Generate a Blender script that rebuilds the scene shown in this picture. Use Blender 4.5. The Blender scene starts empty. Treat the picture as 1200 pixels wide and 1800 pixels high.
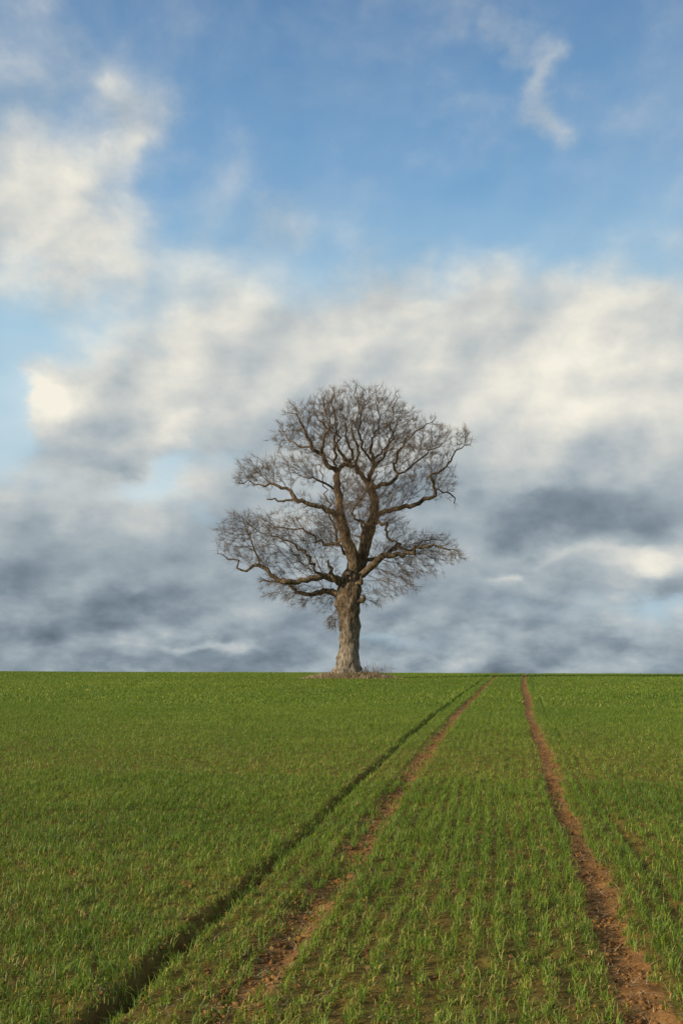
import bpy, math, random
import numpy as np
from math import radians, sin, cos, tan, atan2, hypot, pi
from mathutils import Vector

random.seed(7)
rng = np.random.default_rng(11)
scene = bpy.context.scene
col = scene.collection
scene.view_settings.view_transform = 'Standard'
scene.view_settings.look = 'None'
scene.view_settings.exposure = 0

YAW = radians(9.51)      # heading of the photographer, the drill rows run along +Y
PITCH = radians(8.0)

# ------------------------------------------------------------------ helpers
def s2l(r, g, b):
    f = lambda c: (c/255/12.92) if c/255 <= .04045 else ((c/255+.055)/1.055)**2.4
    return (f(r), f(g), f(b))

def make_mesh(name, verts, faces_flat, loop_counts, smooth=True, attrs=None, mat=None):
    me = bpy.data.meshes.new(name)
    verts = np.asarray(verts, dtype=np.float32)
    fl = np.asarray(faces_flat, dtype=np.int32)
    lc = np.asarray(loop_counts, dtype=np.int32)
    me.vertices.add(len(verts)); me.vertices.foreach_set('co', verts.ravel())
    me.loops.add(len(fl)); me.loops.foreach_set('vertex_index', fl)
    me.polygons.add(len(lc))
    starts = np.concatenate([[0], np.cumsum(lc)[:-1]]).astype(np.int32)
    me.polygons.foreach_set('loop_start', starts)
    me.polygons.foreach_set('loop_total', lc)
    if smooth:
        me.polygons.foreach_set('use_smooth', np.ones(len(lc), dtype=bool))
    me.update(calc_edges=True)
    if attrs:
        for k, v in attrs.items():
            a = me.attributes.new(k, 'FLOAT', 'POINT')
            a.data.foreach_set('value', np.asarray(v, dtype=np.float32))
    if mat: me.materials.append(mat)
    me.validate()
    return me

def add_obj(name, data, parent=None, loc=(0,0,0), rotz=0, **props):
    o = bpy.data.objects.new(name, data)
    col.objects.link(o)
    o.location = loc; o.rotation_euler = (0,0,rotz)
    if parent:
        o.parent = parent
    for k, v in props.items(): o[k] = v
    return o

def hash2(ix, iy, seed):
    h = (ix*374761393 + iy*668265263 + seed*1442695041) & 0xFFFFFFFF
    h = ((h ^ (h >> 13)) * 1274126177) & 0xFFFFFFFF
    return ((h ^ (h >> 16)) & 0xFFFFFF) / float(0xFFFFFF)

def vnoise(x, y, seed=0):
    x = np.asarray(x, float); y = np.asarray(y, float)
    ix = np.floor(x).astype(np.int64); iy = np.floor(y).astype(np.int64)
    fx = x-ix; fy = y-iy
    fx = fx*fx*(3-2*fx); fy = fy*fy*(3-2*fy)
    a = hash2(ix,iy,seed); b = hash2(ix+1,iy,seed); c = hash2(ix,iy+1,seed); d = hash2(ix+1,iy+1,seed)
    return (a*(1-fx)+b*fx)*(1-fy)+(c*(1-fx)+d*fx)*fy - .5

def fbm(x, y, octs=4, seed=0):
    s = 0; a = 1
    for i in range(octs):
        s = s + a*vnoise(x*2**i, y*2**i, seed+i); a *= .5
    return s

# ------------------------------------------------------------------ terrain
TR, TL, TF, TG = .55, -1.27, -1.82, 1.0      # wheel tracks, furrow, narrow gap
def bend(y):
    y = np.asarray(y, float)
    t = np.clip((y-8)/26, 0, 1); b = -.10*np.sin(t*pi*.9)
    u = np.clip((y-28)/40, 0, 1.6)
    return b + .38*u*u + .014*np.sin(y*.9) + .02*np.sin(y*.37+1)

def crest(y):
    y = np.asarray(y, float)
    k = .0004
    d = np.clip(y-62, 0, None)
    return np.where(d < 55, -k*d*d, -k*55*55 - 2*k*55*(d-55))

def height(X, Y, fine=True):
    xs = X - bend(Y)
    z = crest(Y)
    g = lambda x0, w, d: -d*np.exp(-np.abs((xs-x0)/w)**3)
    vary = .75 + .7*vnoise(xs*.2, Y*.6, 3)
    z = z + g(TR,.12,.032)*vary + g(TL,.12,.035)*vary + g(TF,.052,.105)*np.clip(.85+1.7*vnoise(xs*.1,Y*.7,9),.15,1.4) + g(TG,.04,.02)
    z = z + .006*np.exp(-((xs-TR-.2)/.07)**2) + .006*np.exp(-((xs-TR+.2)/.07)**2) \
          + .008*np.exp(-((xs-TL+.21)/.07)**2) + .010*np.exp(-((xs-TF+.12)/.05)**2)
    fade = np.clip(1-(np.abs(Y)-30)/40, 0, 1)
    z = z + .10*vnoise(X/9, Y/9, 21)*np.clip(np.hypot(X,Y)/12-.3, 0, 1)*np.clip(2-np.abs(Y)/70,0,1)
    z = z + fade*.036*fbm(X/.15, Y/.15, 3, 31)
    # little mound under the tree
    z = z + .20*np.exp(-(((X-TREE[0])/2.0)**2+((Y-TREE[1])/2.0)**2))
    return z

TD = 60.0
_az = YAW - math.atan((611-600)/1750)
TREE = (-TD*sin(_az), TD*cos(_az))
TREE_Z = float(height(np.array([TREE[0]]), np.array([TREE[1]]))[0])

xf = np.arange(-2.5, 1.7, .022)
def grow(start, end, s0, g):
    out = []; s = s0; p = start
    sign = 1 if end > start else -1
    while abs(p-start) < abs(end-start):
        p += sign*s; out.append(p); s *= g
    return np.array(out)
xs_ = np.concatenate([grow(-2.5, -1800, .03, 1.045)[::-1], xf, grow(xf[-1], 1800, .03, 1.045)])
yf = np.arange(3.0, 11.0, .024)
ys_ = np.concatenate([grow(3.0, -400, .06, 1.10)[::-1], yf, grow(yf[-1], 110, .026, 1.012), ])
ys_ = np.concatenate([ys_, grow(ys_[-1], 2600, 1.2, 1.12)])
GX, GY = np.meshgrid(xs_, ys_)
GXb = GX + bend(np.clip(GY, -10, 110))*np.exp(-(np.abs(GX)/60)**2)
GZ = height(GXb, GY)
nx, ny = len(xs_), len(ys_)
V = np.stack([GXb, GY, GZ], -1).reshape(-1, 3)
I = np.arange(nx*ny).reshape(ny, nx)
Q = np.stack([I[:-1,:-1], I[:-1,1:], I[1:,1:], I[1:,:-1]], -1)      # (ny-1,nx-1,4)
cx = .5*(xs_[:-1]+xs_[1:])
inR = np.abs(cx-TR) < .14
inL = np.abs(cx-TL) < .12

# ------------------------------------------------------------------ material helpers
def new_mat(name):
    m = bpy.data.materials.new(name); m.use_nodes = True
    nt = m.node_tree; nt.nodes.clear()
    return m, nt
class G:
    def __init__(s, nt): s.nt = nt
    def n(s, t, **kw):
        nd = s.nt.nodes.new(t)
        for k, v in kw.items(): setattr(nd, k, v)
        return nd
    def l(s, a, b): s.nt.links.new(a, b)
    def put(s, sock, v):
        if isinstance(v, bpy.types.NodeSocket): s.l(v, sock)
        else: sock.default_value = v
    def m(s, op, a, b=None, c=None, clamp=False):
        nd = s.n('ShaderNodeMath', operation=op); nd.use_clamp = clamp
        s.put(nd.inputs[0], a)
        if b is not None: s.put(nd.inputs[1], b)
        if c is not None: s.put(nd.inputs[2], c)
        return nd.outputs[0]
    def v(s, op, a, b=None):
        nd = s.n('ShaderNodeVectorMath', operation=op)
        s.put(nd.inputs[0], a)
        if b is not None: s.put(nd.inputs[1], b)
        return nd.outputs['Value'] if op in ('DOT_PRODUCT','LENGTH') else nd.outputs[0]
    def mix(s, f, a, b, mode='MIX'):
        nd = s.n('ShaderNodeMix', data_type='RGBA', blend_type=mode)
        s.put(nd.inputs[0], f)
        for sk, val in ((nd.inputs[6], a), (nd.inputs[7], b)):
            if isinstance(val, bpy.types.NodeSocket): s.l(val, sk)
            else: sk.default_value = (*val, 1)
        return nd.outputs[2]
    def ramp(s, f, stops, interp='LINEAR'):
        nd = s.n('ShaderNodeValToRGB'); s.l(f, nd.inputs[0])
        cr = nd.color_ramp; cr.interpolation = interp
        while len(cr.elements) < len(stops): cr.elements.new(.5)
        for e, (p, c) in zip(cr.elements, stops):
            e.position = p; e.color = (*c, 1) if len(c) == 3 else c
        return nd.outputs[0]
    def mr(s, v, a, b, c=0., d=1., t='SMOOTHSTEP'):
        nd = s.n('ShaderNodeMapRange', interpolation_type=t)
        s.put(nd.inputs[0], v)
        for i, x in enumerate((a,b,c,d)): nd.inputs[i+1].default_value = x
        return nd.outputs[0]
    def noise(s, vec, scale, detail=4, rough=.5, color=False, dist=0):
        nd = s.n('ShaderNodeTexNoise'); s.l(vec, nd.inputs['Vector'])
        nd.inputs['Scale'].default_value = scale; nd.inputs['Detail'].default_value = detail
        nd.inputs['Roughness'].default_value = rough; nd.inputs['Distortion'].default_value = dist
        return nd.outputs['Color' if color else 'Fac']
    def puff(s, vec, scale):
        nd = s.n('ShaderNodeTexVoronoi', feature='SMOOTH_F1'); s.l(vec, nd.inputs['Vector'])
        nd.voronoi_dimensions = '2D'
        nd.inputs['Scale'].default_value = scale; nd.inputs['Detail'].default_value = 1
        nd.inputs['Roughness'].default_value = .5; nd.inputs['Smoothness'].default_value = 1.
        return nd.outputs['Distance']

# ground material
def ground_material(name, track):
    m, nt = new_mat(name); g = G(nt)
    pos = g.n('ShaderNodeNewGeometry').outputs['Position']
    sep = g.n('ShaderNodeSeparateXYZ'); g.l(pos, sep.inputs[0])
    n1 = g.noise(pos, 9, 5, .65); n2 = g.noise(pos, 60, 4, .7); n3 = g.noise(pos, .7, 3, .6)
    k = 1.08 if track else .74
    soil = g.ramp(n1, [(.30, (.085*k,.039*k,.013*k)), (.5, (.215*k,.102*k,.032*k)), (.7, (.34*k,.180*k,.062*k))])
    soil = g.mix(g.mr(n2, .5, .75), soil, (.39*k,.22*k,.08*k))
    soil = g.mix(g.m('MULTIPLY', g.mr(n3,.4,.6), .35), soil, (.15*k,.085*k,.032*k))
    if not track:
        # further out the seedlings close over the soil: young leaves everywhere
        gn = g.noise(pos, 14, 4, .7)
        green = g.ramp(gn, [(.3,(.055,.085,.010)),(.55,(.14,.19,.018)),(.8,(.26,.285,.038))])
        far = g.mr(sep.outputs[1], 5, 30, .24, .95)
        f = g.m('ADD', far, g.m('MULTIPLY', g.m('SUBTRACT', n1, .5), .8), clamp=True)
        soil = g.mix(f, soil, green)
        # bare straw-covered ring under the tree
        d = g.v('LENGTH', g.v('MULTIPLY', g.v('SUBTRACT', pos, (TREE[0]+.25, TREE[1], TREE_Z)), (1/2.3, 1/2.0, 0)))
        ring = g.mr(g.m('ADD', d, g.m('MULTIPLY', g.m('SUBTRACT', n1, .5), .9)), .75, 1.15, 1., 0.)
        soil = g.mix(ring, soil, (.22,.145,.075))
    b = g.n('ShaderNodeBsdfPrincipled'); g.l(soil, b.inputs['Base Color'])
    b.inputs['Roughness'].default_value = .95; b.inputs['Specular IOR Level'].default_value = .05
    bp = g.n('ShaderNodeBump'); bp.inputs['Strength'].default_value = .8; bp.inputs['Distance'].default_value = .025
    h = g.m('ADD', n1, g.m('MULTIPLY', n2, .5)); g.l(h, bp.inputs['Height']); g.l(bp.outputs[0], b.inputs['Normal'])
    o = g.n('ShaderNodeOutputMaterial'); g.l(b.outputs[0], o.inputs[0])
    return m
mat_ground = ground_material('field_soil', False)
mat_track = ground_material('track_soil', True)

def sub_sheet(name, colmask, rowmask, mat, **props):
    q = Q[rowmask][:, colmask].reshape(-1)
    u, inv = np.unique(q, return_inverse=True)
    me = make_mesh(name, V[u], inv, np.full(len(q)//4, 4), mat=mat)
    return add_obj(name, me, **props)
cy = .5*(ys_[:-1]+ys_[1:])
trr = (cy > -30) & (cy < 110)
# one continuous sheet, the wheel tracks are cut out of it and butt against it
q_all = np.ones((ny-1, nx-1), bool)
q_all[np.ix_(trr, inR | inL)] = False
q = Q[q_all].reshape(-1); u, inv = np.unique(q, return_inverse=True)
add_obj('ground', make_mesh('ground', V[u], inv, np.full(len(q)//4, 4), mat=mat_ground),
        kind='structure', label='gently rising arable field of brown soil', category='field')
sub_sheet('dirt_track', inR, trr, mat_track, kind='structure', label='bare brown wheel track of crumbly soil through young wheat', category='track')
sub_sheet('dirt_track', inL, trr, mat_track, kind='structure', label='patchy brown wheel track partly overgrown with wheat', category='track')

# ------------------------------------------------------------------ wheat seedlings
def blades(px, py, pz, length, width, lean, az, seg2, droop=0.35):
    """arrays -> verts, faces; each blade is a curved, tapering strip"""
    n = len(px)
    d = np.stack([np.cos(az), np.sin(az), np.zeros(n)], -1)
    side_az = az + pi/2 + rng.uniform(-.9, .9, n)
    s = np.stack([np.cos(side_az), np.sin(side_az), np.zeros(n)], -1)*width[:,None]*.5
    base = np.stack([px, py, pz], -1)
    up = np.array([0,0,1.])
    mid = base + up*(length*.58*np.cos(lean*.55))[:,None] + d*(length*.58*np.sin(lean*.55))[:,None]
    tip = mid + up*(length*.48*np.cos(lean*1.5+droop))[:,None] + d*(length*.48*np.sin(lean*1.5+droop))[:,None]
    if seg2:
        vs = np.stack([base-s*.7, base+s*.7, mid+s, mid-s, tip], 1).reshape(-1,3)
        o = (np.arange(n)*5)[:,None]
        f = np.concatenate([o+np.array([0,1,2,3]), o+np.array([3,2,4])], 1).ravel()
        lc = np.tile([4,3], n); k = 5; hh = np.tile([0,0,.55,.55,1.], n)
    else:
        vs = np.stack([base-s, base+s, tip], 1).reshape(-1,3)
        o = (np.arange(n)*3)[:,None]
        f = (o+np.array([0,1,2])).ravel(); lc = np.full(n, 3); k = 3; hh = np.tile([0,0,1.], n)
    return vs, f, lc, k, hh

VS, FS, LS, TT, HH = [], [], [], [], []
off = 0
def band(y0, y1, row, step, nb, L, W, seg2):
    global off
    rows = np.arange(math.floor((-.74*y1-2)/row), math.ceil((.34*y1+2)/row)+1)*row + .03
    ylist = np.arange(y0, y1, step)
    X, Y = np.meshgrid(rows, ylist)
    X = X.ravel(); Y = Y.ravel()
    keep = (X > -.70*Y-1.0) & (X < .29*Y+1.0)
    X, Y = X[keep], Y[keep]
    n = len(X)
    # rows read clearly between the wheel tracks, elsewhere they close up
    side = (X < -1.9) | (X > 2.6)
    jx = np.where(side, np.where(rng.random(n) < .75, .05, .022), np.where(rng.random(n) < .24, .05, .016))
    X = X + rng.normal(0, 1, n)*jx*(row/.125); Y = Y + rng.uniform(-.5,.5,n)*step*1.3
    X = X + .022*vnoise(X/.125*.7, Y/.8, 91)
    xs = X
    Xw = X + bend(Y)
    dR = np.abs(xs-TR); dL = np.abs(xs-TL); dF = np.abs(xs-TF); dG = np.abs(xs-TG)
    patch = vnoise(xs*.5, Y*1.3, 5)
    grow_ = .92 + .5*vnoise(X/.5, Y/.7, 14) + .25*vnoise(X/3, Y/4, 15)
    p = np.clip(1.02 + .8*vnoise(X/.35, Y/.5, 44) + .35*vnoise(X/1.5, Y/3, 45), .35, 1)
    p = np.where(dR < .10 + .06*vnoise(xs, Y*2, 6), .012, p)
    p = np.where(dL < .068 + .20*patch, .12, p)
    p = np.where(dF < .036 + .07*vnoise(xs*.2, Y*.9, 77), .04, p)
    p = np.where(dG < .030 + .05*patch, .18, p)
    dt = np.hypot(Xw-TREE[0]-.2, (Y-TREE[1]))
    p = np.where(dt < 1.9, 0, p)
    k = rng.random(n) < p
    X, Y, xs, grow_, patch, side = Xw[k], Y[k], xs[k], grow_[k], patch[k], side[k]
    n = len(X)
    rep = rng.integers(nb-3, nb+4, n) + np.where(side, 2, 0)
    idx = np.repeat(np.arange(n), rep); N = len(idx)
    spread = np.where(side[idx], 1.9, 1.35)
    bx = X[idx]+rng.normal(0, .012*(row/.125), N)*spread; by = Y[idx]+rng.normal(0, .012*(step/.04), N)*1.2
    bz = height(X, Y)[idx]-.006
    dead = rng.random(N) < (.17 + .28*np.clip(vnoise(bx*.4, by*.4, 61)+.2, 0, 1))
    ln = L*grow_[idx]*rng.uniform(.5, 1.25, N)
    ln = np.where(dead, ln*.8, ln)
    lean = np.abs(rng.normal(.65, .38, N)) + np.where(dead, .4, 0)
    az = rng.uniform(0, 2*pi, N)
    vs, f, lc, kk, hh = blades(bx, by, bz, ln, W*rng.uniform(.7,1.25,N), lean, az, seg2)
    t = np.where(dead, rng.uniform(.76, 1.0, N), rng.uniform(0, .62, N)+.22*vnoise(bx/1.2, by/1.2, 71)+.2*vnoise(bx/6, by/9, 72))
    VS.append(vs); FS.append(f+off); LS.append(lc); TT.append(np.repeat(np.clip(t,0,1), kk)); HH.append(hh)
    off += len(vs)
    return N
c1 = band(3.2, 13, .125, .028, 11, .090, .0045, True)
c2 = band(13, 30, .125, .063, 8, .092, .0088, False)
c3 = band(30, 92, .25, .22, 7, .11, .028, False)

m, nt = new_mat('wheat_leaf'); g = G(nt)
at = g.n('ShaderNodeAttribute', attribute_name='tint').outputs['Fac']
ah = g.n('ShaderNodeAttribute', attribute_name='along').outputs['Fac']
c = g.ramp(at, [(0,(.062,.128,.012)), (.3,(.128,.212,.018)), (.62,(.225,.305,.028)), (.75,(.40,.37,.055)), (.84,(.56,.43,.11)), (1,(.60,.40,.14))])
c = g.mix(g.mr(ah,.6,1.,0,.35), c, (.44,.40,.06))
df = g.n('ShaderNodeBsdfPrincipled'); g.l(c, df.inputs['Base Color']); df.inputs['Roughness'].default_value=.5
df.inputs['Specular IOR Level'].default_value = .3
tr = g.n('ShaderNodeBsdfTranslucent'); g.l(g.mix(.5, c, (.22,.29,.014)), tr.inputs[0])
mx = g.n('ShaderNodeMixShader'); mx.inputs[0].default_value = .33
g.l(df.outputs[0], mx.inputs[1]); g.l(tr.outputs[0], mx.inputs[2])
o = g.n('ShaderNodeOutputMaterial'); g.l(mx.outputs[0], o.inputs[0])
mat_wheat = m
me = make_mesh('winter_wheat', np.concatenate(VS), np.concatenate(FS), np.concatenate(LS),
               attrs={'tint': np.concatenate(TT), 'along': np.concatenate(HH)}, mat=mat_wheat)
add_obj('winter_wheat', me, kind='stuff', label='rows of young green winter wheat seedlings in soil', category='wheat')

# ------------------------------------------------------------------ soil clods and straw litter
def clods(n, xfun, y0, y1, s0, s1):
    ph = (1+5**.5)/2
    ico = np.array([(-1,ph,0),(1,ph,0),(-1,-ph,0),(1,-ph,0),(0,-1,ph),(0,1,ph),(0,-1,-ph),(0,1,-ph),(ph,0,-1),(ph,0,1),(-ph,0,-1),(-ph,0,1)])/1.9
    fa = np.array([(0,11,5),(0,5,1),(0,1,7),(0,7,10),(0,10,11),(1,5,9),(5,11,4),(11,10,2),(10,7,6),(7,1,8),(3,9,4),(3,4,2),(3,2,6),(3,6,8),(3,8,9),(4,9,5),(2,4,11),(6,2,10),(8,6,7),(9,8,1)])
    u = rng.random(n); y = y0 + (y1-y0)*u**1.6
    x = xfun(n) + bend(y)
    z = height(x, y)
    s = s0 + (s1-s0)*rng.random(n)**4
    v = ico[None]*(1+.45*rng.uniform(-1,1,(n,12,1)))*s[:,None,None]*np.array([1,1,.7])*rng.uniform(.7,1.3,(n,1,3))
    v = v + np.stack([x,y,z+s*.25],-1)[:,None]
    f = (np.arange(n)*12)[:,None,None]+fa[None]
    return v.reshape(-1,3), f.ravel(), np.full(n*20,3)
parts = [clods(4000, lambda n: TR+rng.normal(0,.075,n), 3.5, 24, .003, .017),
         clods(3800, lambda n: TL+rng.normal(0,.08,n), 3.5, 22, .003, .019),
         clods(9000, lambda n: rng.uniform(-3.5,2.2,n), 3.5, 14, .003, .016),
         clods(600, lambda n: TF+rng.normal(0,.05,n), 3.5, 14, .004, .016)]
vv, ff, ll, of = [], [], [], 0
for a,b,c_ in parts:
    vv.append(a); ff.append(b+of); ll.append(c_); of += len(a)
add_obj('soil_clods', make_mesh('soil_clods', np.concatenate(vv), np.concatenate(ff), np.concatenate(ll), smooth=False, mat=mat_track),
        kind='stuff', label='small crumbly brown soil clods scattered on tracks', category='soil')

n = 9500
y = 3.5 + 26*rng.random(n)**1.7
x = np.where(rng.random(n)<.3, np.where(rng.random(n)<.5, TR, TL)+rng.normal(0,.13,n), rng.uniform(-6,4,n)) + bend(y)
ln = rng.uniform(.02,.10,n); az = rng.uniform(0,2*pi,n)
vs, f, lc, kk, hh = blades(x, y, height(x,y)+.006, ln, rng.uniform(.003,.006,n), rng.uniform(1.1,1.5,n), az, False, 0)
m, nt = new_mat('straw'); g = G(nt)
at = g.n('ShaderNodeAttribute', attribute_name='tint').outputs['Fac']
c = g.ramp(at, [(0,(.22,.12,.07)), (.5,(.38,.26,.14)), (1,(.52,.40,.24))])
b = g.n('ShaderNodeBsdfPrincipled'); g.l(c, b.inputs[0]); b.inputs['Roughness'].default_value=.7
o = g.n('ShaderNodeOutputMaterial'); g.l(b.outputs[0], o.inputs[0]); mat_straw = m
add_obj('straw_litter', make_mesh('straw_litter', vs, f, lc, smooth=False, attrs={'tint':np.repeat(rng.random(n),kk)}, mat=mat_straw),
        kind='stuff', label='bits of pale old straw lying on the soil', category='straw')

# ------------------------------------------------------------------ oak tree
def S(px, py, d=0.):
    t = 1192-py
    z = .03363*t + 2.46e-6*t*t
    return np.array([(px-611)*(.03383+.000078*z), d, z])

P, PAR, RF = [], [], []
def cat(p0,p1,p2,p3,t):
    return .5*((2*p1)+(-p0+p2)*t+(2*p0-5*p1+4*p2-p3)*t*t+(-p0+3*p1-3*p2+p3)*t**3)
def chain(pts, parent=None, step=.27, wig=.075, k=.76):
    """pts: (px,py,depth,halfwidth px); returns index list"""
    C = [np.append(S(a,b,c), r*.034*(1 if parent is None else k)) for a,b,c,r in pts]
    if parent is not None:
        C = [np.append(P[parent], C[0][3])] + C
    C = [2*C[0]-C[1]] + C + [2*C[-1]-C[-2]]
    ids = []
    if parent is None:
        P.append(C[1][:3]); PAR.append(-1); RF.append(C[1][3]); ids.append(0)
    last = parent if parent is not None else 0
    for i in range(1, len(C)-2):
        L = np.linalg.norm(C[i+1][:3]-C[i][:3]); k_ = max(1, int(round(L/step)))
        for j in range(1, k_+1):
            q = cat(C[i-1],C[i],C[i+1],C[i+2], j/k_)
            w = rng.normal(0, wig, 3)*min(1, .12/max(q[3],.05))
            P.append(q[:3]+w); PAR.append(last); RF.append(max(q[3], .014)); last = len(P)-1; ids.append(last)
    return ids
def near(px, py, d=0.):
    t = S(px,py,d); A = np.array(P)
    return int(np.argmin(((A-t)**2*np.array([1,.6,1])).sum(1)))

trunk = chain([(611,1197,0,31),(611,1190,0,28),(611.5,1180,0,23),(612,1165,0,20),(613,1140,0,18.2),(614,1110,0,17.5),(613,1080,0,18.5),(612,1055,0,21),(614,1035,0,20),(619,1012,0,16.5)], wig=0, step=.2)
A_ = chain([(622,990,-.2,14),(612,960,-.5,11.5),(602,930,-.6,10.5),(596,905,-.5,9),(595,875,-.4,7.5),(592,848,-.3,6.5),(590,835,-.2,6)], trunk[-1], k=.88)
B_ = chain([(632,995,.3,13.5),(641,965,.5,11.5),(652,930,.6,10.5),(658,900,.6,9.5),(656,875,.5,8.5),(649,856,.4,7.5)], trunk[-1], k=.88)
C_ = chain([(685,898,.5,6),(712,893,.3,5.5),(738,884,.0,5),(762,878,-.2,4.2),(764,860,-.3,3.6),(756,845,-.4,3.2),(776,832,-.6,2.8),(792,810,-.6,2),(806,797,-.7,1.5),(822,788,-.7,.9)], near(659,908,.6))
C2 = chain([(795,872,.4,1.8),(800,880,.8,1)], near(764,868,-.3))
D_ = chain([(648,1003,-.3,9),(664,988,-.8,8),(690,984,-1.3,6),(716,980,-1.6,4.6),(742,968,-1.9,3.5),(770,972,-2,2.2),(796,975,-2,1.2)], near(622,1022))
D2 = chain([(680,975,1,5),(700,955,1.7,3.6),(722,965,2.2,2.6),(750,945,2.6,1.8),(782,945,2.6,1.1)], near(636,990,.2))
E_ = chain([(590,1022,-.4,9),(565,1021,-.8,7.5),(540,1024,-1.1,6.8),(512,1030,-1.3,6.2),(492,1028,-1.4,5.6),(478,1015,-1.4,4.8),(460,999,-1.3,4.4),(446,1003,-1.2,3.6),(430,1009,-1.2,2.8),(422,993,-1.2,2.1),(400,985,-1.1,1.3),(385,983,-1,.8)], near(613,1038))
E2 = chain([(590,1046,.3,8),(568,1040,.9,6.5),(545,1047,1.3,5),(520,1040,1.6,4),(500,1022,2.,3.2),(470,1018,2.3,2.2),(450,1024,2.4,1.2)], near(612,1055))
F_ = chain([(582,908,-.9,6.5),(560,898,-1.1,5.6),(538,893,-1.2,5.2),(520,884,-1.2,5),(510,868,-1.2,4),(490,866,-1.2,3.2),(468,858,-1.1,2.4),(446,858,-1,1.6),(420,856,-.9,.9)], near(598,918,-.5))
F2 = chain([(500,888,-.9,2.6),(470,884,-.6,1.6)], near(520,884,-1.2))
Gs = chain([(588,1020,-.8,5.5),(578,996,-1.3,2.4)], near(600,1030))
G2 = chain([(560,850,-.6,2.6),(543,845,-.8,1.4)], near(595,868,-.4))
G3 = chain([(634,1058,-.6,5.5),(640,1052,-.9,3.6)], near(613,1062))
G4 = chain([(634,1030,-.9,5),(637,1020,-1.2,2.6)], near(616,1030))
G5 = chain([(642,930,-.3,3.4),(634,918,-.7,1.6)], near(652,930,.6))
H_ = chain([(576,822,-.5,5.5),(566,806,-.8,4.8),(548,794,-.9,4.2),(538,770,-.9,3.2),(528,752,-.9,2.2),(518,735,-.8,1.2)], A_[-1])
H2 = chain([(604,818,.2,5),(615,820,.5,4.5),(620,800,1,3.6),(612,770,1.5,2.6),(604,735,1.6,1.6),(600,705,1.6,.9)], A_[-1])
H3 = chain([(520,788,-.6,2.2),(500,768,-.3,1.4),(488,742,0,.8)], near(552,796,-.9))
H4 = chain([(568,790,-1.4,3),(578,762,-1.8,2),(572,722,-1.9,1.1)], near(566,806,-.8))
H5 = chain([(590,800,.4,3),(594,770,.6,2.2),(560,735,.9,1.4),(548,705,1,.9)], A_[-1])
I_ = chain([(634,836,.1,6.2),(622,826,-.3,5.6),(610,816,-.8,4.4),(592,800,-1.2,3.2),(590,770,-1.3,2.2),(583,720,-1.3,1.2),(585,695,-1.3,.8)], B_[-1])
J_ = chain([(655,832,.7,5),(657,806,1,4),(652,775,1.1,2.8),(668,740,1.2,1.8),(665,705,1.2,1)], B_[-1])
K_ = chain([(668,856,0,5.5),(688,851,-.3,4.8),(697,838,-.5,4),(692,818,-.6,3.2),(705,790,-.8,2.4),(735,765,-.9,1.6),(768,742,-.9,.9)], B_[-1])
K2 = chain([(718,826,-.2,2.4),(745,805,.1,1.8),(778,780,.3,1.1)], near(697,838,-.5))
J2 = chain([(640,790,.3,2.8),(632,755,0,2),(640,710,-.2,1),(640,688,-.2,.7)], near(657,815,.9))
J3 = chain([(672,790,1.8,2.6),(694,755,2.4,1.8),(708,715,2.6,1)], near(657,806,1))
J4 = chain([(628,800,-1.2,3),(618,770,-1.7,2.2),(630,735,-2,1.4),(622,700,-2,.8)], near(622,826,-.3))
J5 = chain([(674,810,-.4,2.6),(685,775,-.8,1.9),(690,730,-1,1.1),(695,700,-1,.7)], near(657,835,.6))
M_ = chain([(680,925,-.5,3.6),(676,950,-1,2.6),(700,965,-1.4,1.5)], near(655,920,.6))
N_ = chain([(575,960,.6,3.6),(545,935,1.2,2.6),(515,925,1.6,1.8),(480,925,1.8,1.1)], near(610,955,-.5))
N2 = chain([(540,985,-2,3.2),(510,960,-2.4,2.2),(470,950,-2.5,1.5),(440,930,-2.4,1)], near(565,1021,-.8))
N3 = chain([(636,940,-1.6,3),(620,915,-2.6,2.2),(640,880,-3.0,1.6),(660,850,-3.2,1)], near(628,1000,0))
N4 = chain([(600,960,2,3),(580,900,3,2.4),(570,850,3.3,1.7),(560,800,3.3,1.1)], near(622,990,-.2))
E3 = chain([(452,975,-1.5,2),(440,940,-1.6,1.2),(430,915,-1.6,.8)], near(460,999,-1.3))
nskel = len(P)
NOGROW = set(G3+G4+G5+Gs)

clumps = [(600,730,60,54,-.5),(665,726,56,50,.8),(560,748,48,45,-.8),(708,735,38,42,2),(520,750,26,40,-.5),(500,778,30,30,0),(740,768,50,36,-.4),(775,783,36,33,-.3),
 (812,775,16,20,-.6),(630,785,105,50,.3),(450,832,42,24,-.8),(490,838,48,30,-.6),(540,825,45,42,-.8),(435,850,25,14,-.8),(720,825,75,45,-.2),(775,850,30,36,-.3),(690,868,60,26,.3),
 (425,935,40,28,-2),(408,962,26,28,-1.2),(455,945,45,40,-1.8),(490,928,52,28,0),(540,928,50,32,1),(440,985,40,24,-1.2),(500,975,60,40,-.5),(560,975,50,48,1),(590,905,40,50,2),(540,890,40,16,-1),(620,850,50,45,1.5),(625,850,40,40,-1.8),
 (490,1030,45,30,0),(535,1045,50,26,.8),(580,1065,24,30,.3),(585,1095,15,14,0),(720,960,62,30,0),(770,965,38,30,-.5),(790,985,26,18,-1.8),(690,990,55,35,0),(700,1030,42,30,-.8),(655,1045,30,28,0),(735,1000,48,24,-1),(660,900,50,40,-1.5),(620,930,50,50,-2.5),(700,925,22,16,.4)]
ATT = []
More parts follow.
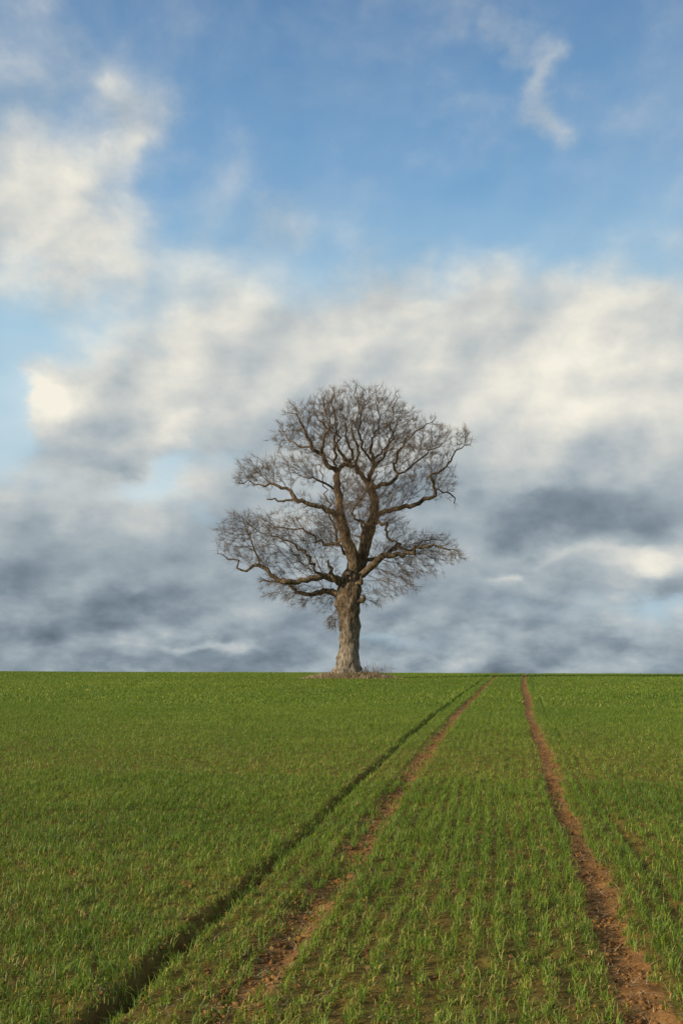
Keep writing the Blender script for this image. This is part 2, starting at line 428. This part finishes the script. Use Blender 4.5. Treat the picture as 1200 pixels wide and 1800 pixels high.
for (cx_, cy_, rx, ry, d) in clumps:
    c0 = S(cx_, cy_, d); ax, az_ = rx*.0345, ry*.0345; ay = max(.8, .75*(ax+az_)/2 + .4)
    nA = int(12.0*ax*ay*az_*4.19)
    nA = max(40, min(nA, 900))
    v = rng.normal(size=(nA,3)); v /= np.linalg.norm(v,axis=1)[:,None]
    r = rng.random(nA)**(1/3.2)*rng.uniform(.82,1.10,nA)
    ATT.append(c0 + v*r[:,None]*np.array([ax,ay,az_]))
ATT = np.concatenate(ATT)
natt = len(ATT)
# balanced spanning tree: every growth point joins the limb system by the shortest,
# most direct route (short link + short way back to the trunk)
BF = .62
PA = np.array(P)
plen = np.zeros(nskel)
for i in range(1, nskel):
    plen[i] = plen[PAR[i]] + .55*np.linalg.norm(PA[i]-PA[PAR[i]])
best = np.full(natt, 1e9); bpar = np.zeros(natt, int)
for i in range(nskel):
    if RF[i] > .30 or i in NOGROW: continue
    dd = ATT-PA[i]; dz = np.sqrt((dd*dd).sum(1))
    cst = dz*(1+.25*(dd[:,2] < -.2*dz)) + BF*plen[i]
    bm = cst < best; best[bm] = cst[bm]; bpar[bm] = i
used = np.zeros(natt, bool)
for it in range(natt):
    j = int(np.argmin(np.where(used, 1e9, best)))
    used[j] = True
    par = int(bpar[j]); p0 = P[par]; p1 = ATT[j]
    L = float(np.linalg.norm(p1-p0)); k_ = max(1, int(round(L/.38)))
    last = par; base_l = plen[par]
    pl_new = []
    for s in range(1, k_+1):
        q = p0+(p1-p0)*s/k_
        if s < k_: q = q + rng.normal(0, .04, 3)
        P.append(q); PAR.append(last); RF.append(0); last = len(P)-1
        pl_new.append(base_l+L*s/k_)
    plen = np.append(plen, pl_new)
    dd = ATT-p1; dz = np.sqrt((dd*dd).sum(1)); cst = dz + BF*plen[last]
    bm = (cst < best) & ~used
    best[bm] = cst[bm]; bpar[bm] = last
nb_ = len(P)
PAR_a = np.array(PAR)
# pipe model radii
EXP = 2.0; R0 = .0048
def radii():
    acc = np.zeros(nb_); kids = [[] for _ in range(nb_)]; R = np.zeros(nb_)
    for i in range(nb_-1, -1, -1):
        r = max(R0**EXP, acc[i])**(1/EXP)
        if i < nskel: r = RF[i]
        R[i] = r
        if PAR[i] >= 0:
            if not (i < nskel): acc[PAR[i]] += r**EXP
            kids[PAR[i]].append(i)
    return R, kids
R, kids = radii()
PA = np.array(P)
main = np.array([max(k_, key=lambda q_: R[q_]) if k_ else -1 for k_ in kids])
ii = np.array([i for i in range(nskel, nb_) if main[i] >= 0])
for _ in range(3):
    tgt = .5*(PA[PAR_a[ii]] + PA[main[ii]])
    PA[ii] = PA[ii]*.5 + tgt*.5
PA[ii] += rng.normal(0, .014, (len(ii),3))
P = [PA[i] for i in range(nb_)]
def unit(v): return v/(math.sqrt(float(v@v))+1e-9)

# tubes
def vn3(p, s):  # cheap lumpiness
    return sin(p[0]*s+1.3*sin(p[2]*s*.7))*sin(p[1]*s*1.1+2*sin(p[0]*s*.5))*cos(p[2]*s*.6+p[0]*s*.4)
# burrs and healed knots on the old bole
knots = []
for _ in range(40):
    zz = rng.uniform(2.4, 6.6); aa = rng.uniform(0, 2*pi); rr = .62
    knots.append((np.array([rr*cos(aa)+.08, rr*sin(aa), zz]), rng.uniform(-.08,.18), rng.uniform(.12,.28)))
KP = np.array([k_[0] for k_ in knots]); KA = np.array([k_[1] for k_ in knots]); KS = np.array([k_[2] for k_ in knots])
out = {'trunk': ([],[],[],[0]), 'crown': ([],[],[],[0])}
def tube(path, radii, key, sides, base=False):
    Vv, Ff, Lc, O = out[key]; o0 = O[0]
    path = [np.asarray(p) for p in path]; n = len(path)
    t0 = unit(path[1]-path[0])
    ref = np.array([1.,0,0]) if abs(t0[0]) < .8 else np.array([0,1.,0])
    u_ = unit(np.cross(t0, ref))
    for i in range(n):
        if i == 0: t = t0
        elif i == n-1: t = unit(path[i]-path[i-1])
        else: t = unit(unit(path[i]-path[i-1])+unit(path[i+1]-path[i]))
        u_ = unit(u_-t*u_.dot(t)); w = np.array([t[1]*u_[2]-t[2]*u_[1], t[2]*u_[0]-t[0]*u_[2], t[0]*u_[1]-t[1]*u_[0]])
        for k in range(sides):
            a = 2*pi*k/sides; dr = u_*cos(a)+w*sin(a); r = radii[i]
            if sides > 6:
                q0 = path[i]+dr*r
                r *= 1 + .11*vn3(q0, 3.1) + .13*vn3(q0, 7.3) + (.07*vn3(q0, 15.) if sides > 11 else 0)
                if base and path[i][2] < 2.2:
                    fl = max(0, 1-path[i][2]/2.2)**2
                    r *= 1 + .13*fl*sin(5*a+1.1+2*path[i][2]) + .08*fl*sin(9*a+.5)
                if sides > 11 and 2.0 < q0[2] < 7.2:
                    r += float((KA*np.exp(-((KP-q0)**2).sum(1)/(KS*KS))).sum())
            Vv.append(path[i]+dr*r)
    for i in range(n-1):
        for k in range(sides):
            k2 = (k+1) % sides
            Ff.extend((o0+i*sides+k, o0+i*sides+k2, o0+(i+1)*sides+k2, o0+(i+1)*sides+k)); Lc.append(4)
    Ff.extend([o0+(n-1)*sides+k for k in range(sides)]); Lc.append(sides)
    O[0] += n*sides
stack = [(0, None)]
while stack:
    s, par = stack.pop()
    path, rad = [], []
    if par is not None:
        path.append(P[par]); rad.append(min(R[s]*1.3, R[par]*.9))
    cur = s
    while True:
        path.append(P[cur]); rad.append(R[cur])
        ks = kids[cur]
        if not ks: break
        mk = main[cur]
        for q_ in ks:
            if q_ != mk: stack.append((q_, cur))
        cur = mk
    if len(path) < 2: continue
    for i in range(1, len(rad)):
        if par is not None: rad[i] = min(rad[i], rad[i-1]*1.04)
    r0 = R[s]
    sides = 36 if r0 > .5 else 14 if r0 > .15 else 8 if r0 > .07 else 5 if r0 > .03 else 3
    key = 'trunk' if (s < nskel and r0 > .06) else 'crown'
    tube(path, rad, key, sides, base=(s == 0))

# fans of fine twigs, all vectorised: prisms of three rings
def vunit(v): return v/(np.linalg.norm(v,axis=1)[:,None]+1e-9)
def prisms(p0, p1, p2, r):
    n = len(p0); t = vunit(p2-p0); ref = np.where(np.abs(t[:,:1])<.8, [[1.,0,0]], [[0,1.,0]])
    u_ = vunit(np.cross(t, ref)); w_ = np.cross(t, u_)
    rings = []
    for c_, rr in ((p0, r), (p1, r*.75), (p2, r*.45)):
        for a in (0, 2*pi/3, 4*pi/3):
            rings.append(c_ + (u_*cos(a)+w_*sin(a))*rr[:,None])
    vs = np.stack(rings, 1).reshape(-1,3)
    fa = np.array([[i*3+k, i*3+(k+1)%3, (i+1)*3+(k+1)%3, (i+1)*3+k] for i in range(2) for k in range(3)]).ravel()
    f = (np.arange(n)*9)[:,None]+fa[None]
    return vs, f.ravel(), np.full(n*6, 4)
src = np.array([i for i in range(1, nb_) if R[i] < .035 and (i >= nskel or R[i] < .03) and i not in NOGROW])
leafm = np.array([len(kids[i]) == 0 for i in src])
dirs = vunit(PA[src]-PA[PAR_a[src]])
cnt = np.where(leafm, 7, np.where(R[src] < .018, 4, 2))
ix = np.repeat(np.arange(len(src)), cnt); nT = len(ix)
lf = leafm[ix]
low = PA[src[ix]][:,2] < 6.5
cen = S(625, 900, 0)
outw = vunit(PA[src[ix]]-cen)
# start anywhere along the last link so that the fans do not bundle
back = rng.uniform(0, .9, nT)*np.where(lf, .8, 1.)
a0 = PA[src[ix]]*(1-back)[:,None] + PA[PAR_a[src[ix]]]*back[:,None]
v = vunit(dirs[ix]*1.0 + rng.normal(0,1,(nT,3))*np.where(lf,.60,.72)[:,None] + outw*.35 + np.stack([np.zeros(nT),np.zeros(nT),np.where(low,-.08,.15)],-1))
Lt = rng.uniform(.18,.58,nT)
a1 = a0+v*(Lt*.5)[:,None]; v2 = vunit(v+rng.normal(0,.14,(nT,3))); a2 = a1+v2*(Lt*.5)[:,None]
tw = [prisms(a0,a1,a2,np.full(nT,.0041))]
for q_ in range(2):
    v3 = vunit(v+rng.normal(0,.5,(nT,3))); fr = rng.uniform(.2,.95,nT)
    st_ = a0+(a1-a0)*fr[:,None]; L3 = Lt*rng.uniform(.35,.75,nT)
    b1 = st_+v3*(L3*.5)[:,None]; b2 = b1+vunit(v3+rng.normal(0,.15,(nT,3)))*(L3*.5)[:,None]
    tw.append(prisms(st_,b1,b2,np.full(nT,.0035)))

m, nt = new_mat('oak_bark'); g = G(nt)
tc = g.n('ShaderNodeTexCoord').outputs['Object']
sep = g.n('ShaderNodeSeparateXYZ'); g.l(tc, sep.inputs[0])
st = g.v('MULTIPLY', tc, (1,1,.20))
nz = g.noise(st, 10, 7, .72, dist=.4); nb2 = g.noise(tc, 1.6, 4, .6); nf = g.noise(st, 28, 4, .7)
c = g.ramp(nz, [(.36,(.028,.019,.012)),(.50,(.135,.092,.055)),(.66,(.31,.225,.142))])
pale = g.ramp(nz, [(.36,(.050,.038,.027)),(.48,(.22,.175,.125)),(.66,(.46,.385,.285))])
lowf = g.mr(g.m('ADD', sep.outputs[2], g.m('MULTIPLY', g.m('SUBTRACT', nb2, .5), 5.)), .2, 5.0, 1., 0.)
c = g.mix(g.m('MULTIPLY', lowf, .9), c, pale)
c = g.mix(g.mr(nb2, .56, .7, 0, .4), c, (.06,.052,.026))
b = g.n('ShaderNodeBsdfPrincipled'); g.l(c, b.inputs[0]); b.inputs['Roughness'].default_value = .95; b.inputs['Specular IOR Level'].default_value=.1
bp = g.n('ShaderNodeBump'); bp.inputs['Strength'].default_value = 1; bp.inputs['Distance'].default_value = .10
g.l(g.m('ADD', nz, g.m('MULTIPLY', nf, .4)), bp.inputs['Height']); g.l(bp.outputs[0], b.inputs['Normal'])
o = g.n('ShaderNodeOutputMaterial'); g.l(b.outputs[0], o.inputs[0]); mat_bark = m
m, nt = new_mat('oak_twigs'); g = G(nt)
tc = g.n('ShaderNodeTexCoord').outputs['Object']
c = g.ramp(g.noise(tc, 1.5, 4, .6), [(.3,(.080,.052,.032)),(.55,(.165,.110,.066)),(.75,(.25,.175,.108))])
b = g.n('ShaderNodeBsdfPrincipled'); g.l(c, b.inputs[0]); b.inputs['Roughness'].default_value = .85
b.inputs['Specular IOR Level'].default_value=.15
o = g.n('ShaderNodeOutputMaterial'); g.l(b.outputs[0], o.inputs[0]); mat_twig = m

tree = add_obj('oak_tree', None, loc=(TREE[0], TREE[1], TREE_Z-.10), rotz=YAW,
               label='old bare oak tree with crooked limbs standing in a wheat field', category='tree')
Vv, Ff, Lc, O = out['trunk']
add_obj('trunk', make_mesh('trunk', np.array(Vv), Ff, Lc, mat=mat_bark), parent=tree)
Vv, Ff, Lc, O = out['crown']
vv = [np.array(Vv)]; ff = [np.array(Ff)]; ll = [np.array(Lc)]; of = len(Vv)
for a,b_,c_ in tw:
    vv.append(a); ff.append(b_+of); ll.append(c_); of += len(a)
add_obj('crown', make_mesh('crown', np.concatenate(vv), np.concatenate(ff), np.concatenate(ll), mat=mat_twig), parent=tree)
del out['trunk'], out['crown']

# dead grass and bramble at the foot of the tree
n = 11000
a = rng.uniform(0,2*pi,n); r = np.abs(rng.normal(1.2,.5,n))
lx = r*np.cos(a)*1.35+.2; ly = r*np.sin(a)*.95
wx = TREE[0]+lx*cos(YAW)-ly*sin(YAW); wy = TREE[1]+lx*sin(YAW)+ly*cos(YAW)
hgt = rng.uniform(.08,.36,n)*np.clip(1.5-r*.45,.3,1.2)
vs, f, lc, kk, hh = blades(wx, wy, height(wx,wy), hgt, rng.uniform(.012,.03,n), np.abs(rng.normal(.7,.4,n)), rng.uniform(0,2*pi,n), True)
m, nt = new_mat('dead_grass'); g = G(nt)
at = g.n('ShaderNodeAttribute', attribute_name='tint').outputs['Fac']
c = g.ramp(at, [(0,(.19,.12,.06)), (.4,(.33,.23,.12)), (.8,(.48,.36,.20)), (1,(.14,.16,.04))])
b = g.n('ShaderNodeBsdfPrincipled'); g.l(c, b.inputs[0]); b.inputs['Roughness'].default_value=.8
o = g.n('ShaderNodeOutputMaterial'); g.l(b.outputs[0], o.inputs[0]); mat_dead = m
add_obj('dead_grass', make_mesh('dead_grass', vs, f, lc, attrs={'tint':np.repeat(rng.random(n),kk)}, mat=mat_dead),
        kind='stuff', label='dry straw coloured grass around the foot of the oak', category='grass')
out['bramble'] = ([],[],[],[0])
for k in range(70):
    bx = rng.normal(.35,.6); by = rng.normal(0,.45); Lh = rng.uniform(.35,1.15)*(1.1-.25*abs(bx))
    da = rng.uniform(0,2*pi); p = np.array([bx,by,-.05]); pth=[p]; v = np.array([cos(da)*.5, sin(da)*.5, 1.])
    for s in range(6):
        v = unit(v + rng.normal(0,.18,3) + np.array([.03,0,-.06*s])); p = p+v*Lh/6; pth.append(p)
        if s > 1:
            w = unit(v+rng.normal(0,.8,3)); tube([p, p+w*rng.uniform(.08,.25)], [.005,.003], 'bramble', 3)
    tube(pth, list(np.linspace(.009,.004,7)), 'bramble', 3)
m, nt = new_mat('bramble_stem'); g = G(nt)
tc = g.n('ShaderNodeTexCoord').outputs['Object']
c = g.ramp(g.noise(tc, 3, 3, .6), [(.3,(.16,.10,.055)),(.7,(.34,.24,.14))])
b = g.n('ShaderNodeBsdfPrincipled'); g.l(c, b.inputs[0]); b.inputs['Roughness'].default_value=.8
o = g.n('ShaderNodeOutputMaterial'); g.l(b.outputs[0], o.inputs[0])
bX, bY = 1.2, -.15
wx = TREE[0]+bX*cos(YAW)-bY*sin(YAW); wy = TREE[1]+bX*sin(YAW)+bY*cos(YAW)
Vv, Ff, Lc, O = out['bramble']
add_obj('bramble_bush', make_mesh('bramble_bush', np.array(Vv), Ff, Lc, mat=m), loc=(wx,wy,float(height(np.array([wx]),np.array([wy]))[0])), rotz=YAW,
        label='low leafless brown bramble growing against the oak trunk', category='bush')

# ------------------------------------------------------------------ sky
SUN_EL = radians(21)
sun_dir = Vector((-cos(SUN_EL)*cos(radians(26)), -cos(SUN_EL)*sin(radians(26)), sin(SUN_EL)))
sun_dir.rotate(__import__('mathutils').Euler((0,0,YAW)))
ld = bpy.data.lights.new('sun', 'SUN'); ld.energy = 5.0; ld.angle = radians(.53); ld.color = (1,.89,.72)
lo = bpy.data.objects.new('sun', ld); col.objects.link(lo); lo.location = (-20,-20,30)
lo.rotation_euler = sun_dir.to_track_quat('Z','Y').to_euler()

w = bpy.data.worlds.new('World'); scene.world = w; w.use_nodes = True
w.cycles.sampling_method = 'MANUAL'; w.cycles.sample_map_resolution = 512
nt = w.node_tree; nt.nodes.clear(); g = G(nt)
STR = .1
tcn = g.n('ShaderNodeTexCoord').outputs['Generated']
nish = g.n('ShaderNodeTexSky', sky_type='NISHITA'); nish.sun_disc = False
nish.sun_elevation = SUN_EL; nish.sun_rotation = math.atan2(sun_dir.x, sun_dir.y)
vr = g.n('ShaderNodeVectorRotate', rotation_type='Z_AXIS'); g.l(tcn, vr.inputs['Vector']); vr.inputs['Angle'].default_value = -YAW
dr = g.v('NORMALIZE', vr.outputs[0])
sep = g.n('ShaderNodeSeparateXYZ'); g.l(dr, sep.inputs[0])
az = g.m('ARCTAN2', sep.outputs[0], sep.outputs[1]); el = g.m('ARCSINE', sep.outputs[2])
cmb = g.n('ShaderNodeCombineXYZ'); g.l(az, cmb.inputs[0]); g.l(el, cmb.inputs[1]); AE = cmb.outputs[0]
# noise coordinates: clouds flatten towards the horizon
f_el = g.m('POWER', g.m('MAXIMUM', g.m('ADD', el, .06), .005), .88)
cm2 = g.n('ShaderNodeCombineXYZ'); g.l(az, cm2.inputs[0]); g.l(g.m('MULTIPLY', f_el, 1.38), cm2.inputs[1])
NC = cm2.outputs[0]
w1 = g.v('SUBTRACT', g.noise(NC, 5, 2, .5, color=True), (.5,.5,.5))
w2 = g.v('SUBTRACT', g.noise(NC, 15, 5, .55, color=True), (.5,.5,.5))
AEW = g.v('ADD', AE, g.v('ADD', g.v('MULTIPLY', w1, (.10,.07,0)), g.v('MULTIPLY', w2, (.08,.055,0))))
def chart(px, py):
    xc=(px-600)/1750; yc=(900-py)/1750
    fy=cos(PITCH)-sin(PITCH)*yc; fz=sin(PITCH)+cos(PITCH)*yc
    return atan2(xc,fy), atan2(fz, hypot(xc,fy))
def blobs(coord, items, start):
    accv = start
    for (px,py,rx,ry,rot,wt) in items:
        a_, e_ = chart(px,py)
        mp = g.n('ShaderNodeMapping', vector_type='TEXTURE'); g.l(coord, mp.inputs[0])
        mp.inputs['Location'].default_value = (a_, e_, 0)
        mp.inputs['Rotation'].default_value = (0,0,radians(rot))
        mp.inputs['Scale'].default_value = (rx/1750/cos(e_), ry/1750, 1)
        d2 = g.v('DOT_PRODUCT', mp.outputs[0], mp.outputs[0])
        ex = g.m('POWER', .3679, d2)
        accv = g.m('MULTIPLY_ADD', ex, wt, accv)
    return accv
base_d = g.mr(el, radians(5), radians(14), .95, .0)
base_d2 = g.mr(g.m('ABSOLUTE', az), .5, 1.1, 0., .35)
D = blobs(AEW, [
 (140,370,150,120,10,.80),(30,240,120,110,0,.62),(215,200,45,60,0,.50),(130,460,120,70,0,.40),(500,400,60,45,0,.36),(300,500,100,50,0,.2),
 (480,610,230,95,0,.75),(700,580,280,80,0,.60),(100,700,65,42,20,.95),(300,690,180,90,0,.85),
 (850,670,330,140,0,1.0),(1140,600,170,120,0,.9),(1000,850,330,120,0,1.0),(600,790,250,150,0,.9),(1000,480,200,40,0,.15),
 (150,970,320,90,0,.6),(170,790,120,55,0,.8),(450,860,120,60,0,.5),(890,45,60,30,-35,.40),(955,110,34,60,-20,.42),(980,205,36,55,5,.50),(380,450,90,45,0,.34),(100,80,200,60,0,.14),
 (275,850,70,38,25,-1.15),(345,905,55,26,0,-.75),(0,730,45,80,0,-.8),(60,590,160,28,0,-.45),(1150,1075,80,22,0,-.8),(660,1120,90,12,0,-.5),(390,815,45,26,0,-.4)], g.m('ADD', base_d, base_d2))
NCW = g.v('ADD', NC, g.v('MULTIPLY', w2, (.05,.05,0)))
n1 = g.noise(NC, 6.5, 9, .57, dist=.1)
n1b = g.noise(g.v('ADD', NC, (-.035, .04, 0)), 6.5, 7, .54, dist=.1)
pf = g.puff(NCW, 10); pfb = g.puff(g.v('ADD', NCW, (-.016,.020,0)), 10)
n2 = g.noise(NC, 17, 7, .56)
n2b = g.noise(g.v('ADD', NC, (-.012, .014, 0)), 17, 7, .56)
nw = g.noise(g.v('MULTIPLY', NC, (1,.8,1)), 3.5, 8, .6, dist=.4)
Dn = g.m('ADD', D, g.m('MULTIPLY', g.m('SUBTRACT', n1, .5), 1.4))
Dn = g.m('ADD', Dn, g.m('MULTIPLY', g.m('SUBTRACT', .45, pf), .30))
alpha = g.mr(Dn, -.02, .95)
wisp = g.m('MULTIPLY', g.mr(nw, .40, .85), .42)
haze = g.mr(el, radians(6), radians(32), .34, .08)
alpha = g.m('SUBTRACT', 1., g.m('MULTIPLY', g.m('SUBTRACT', 1., alpha), g.m('MULTIPLY', g.m('SUBTRACT', 1., wisp), g.m('SUBTRACT', 1., haze))))
Bb = g.mr(el, radians(0), radians(14), .31, .72, 'LINEAR')
B = blobs(AEW, [
 (95,700,60,40,0,.34),(330,640,60,45,0,.16),(320,750,38,36,0,.26),(150,380,140,120,0,.12),(640,600,190,80,0,.02),
 (1100,590,170,90,0,.18),(1060,720,180,60,0,.16),(980,890,210,44,0,-.42),(190,810,90,40,0,-.24),(560,740,120,60,0,-.08),(430,800,100,50,0,-.10),
 (90,1000,200,50,0,-.12),(220,1090,260,32,0,-.12),(1140,1000,70,22,0,.42),(870,1010,30,12,0,.30),(1040,975,160,14,0,.18),
 (250,860,80,50,0,.26),(60,870,120,30,0,.12),(380,1145,60,12,0,.28),(1140,1090,70,30,0,.28),(230,1065,30,15,0,.18),(700,1110,100,14,0,.15)], Bb)
lowm = g.mr(el, radians(-2), radians(9), 1., 0.)
darkm = g.m('SUBTRACT', 1., g.m('MULTIPLY', lowm, .6))
B = g.m('ADD', B, g.m('MULTIPLY', g.m('MULTIPLY', g.m('SUBTRACT', n1, n1b), .68), darkm))
B = g.m('ADD', B, g.m('MULTIPLY', g.m('SUBTRACT', n2, n2b), .25))
B = g.m('ADD', B, g.m('MULTIPLY', g.m('MULTIPLY', g.m('SUBTRACT', pfb, pf), .30), darkm))
# layered banks low down
cm3 = g.n('ShaderNodeCombineXYZ'); g.l(az, cm3.inputs[0]); g.l(g.m('MULTIPLY', el, 1.9), cm3.inputs[1])
NL = g.v('ADD', cm3.outputs[0], g.v('MULTIPLY', w2, (.03,.015,0)))
nl = g.noise(NL, 12, 6, .52); nlb = g.noise(g.v('ADD', NL, (-.010,.026,0)), 12, 5, .52)
lowt = g.m('ADD', g.m('MULTIPLY', g.m('SUBTRACT', nl, .5), .45), g.m('MULTIPLY', g.m('SUBTRACT', nl, nlb), .95))
B = g.m('ADD', B, g.m('MULTIPLY', lowt, lowm), clamp=True)
K = 1/STR
cloud = g.ramp(B, [(0,s2l(96,110,121)),(.25,s2l(130,144,155)),(.5,s2l(169,180,186)),(.75,s2l(208,210,206)),(1,s2l(245,240,225))])
en = g.mr(el, 0, radians(40), 0, 1, 'LINEAR')
sky = g.ramp(en, [(0,s2l(172,203,220)),(.3,s2l(186,218,235)),(.48,s2l(152,199,228)),(.65,s2l(110,163,208)),(.88,s2l(80,130,180)),(1,s2l(72,118,168))])
skyK = g.v('MULTIPLY', sky, (K,K,K))
skym = g.mix(.04, skyK, nish.outputs[0])
cloudK = g.v('MULTIPLY', cloud, (K,K,K))
fin = g.mix(alpha, skym, cloudK)
bg = g.n('ShaderNodeBackground'); g.l(fin, bg.inputs[0]); bg.inputs[1].default_value = STR
o = g.n('ShaderNodeOutputWorld'); g.l(bg.outputs[0], o.inputs[0])

# ------------------------------------------------------------------ camera
cd = bpy.data.cameras.new('camera'); cd.sensor_fit = 'VERTICAL'; cd.sensor_height = 36; cd.sensor_width = 24; cd.lens = 35
cd.clip_start = .05; cd.clip_end = 6000
co = bpy.data.objects.new('camera', cd); col.objects.link(co)
co.location = (0,0,1.6); co.rotation_euler = (radians(90)+PITCH, 0, YAW)
scene.camera = co
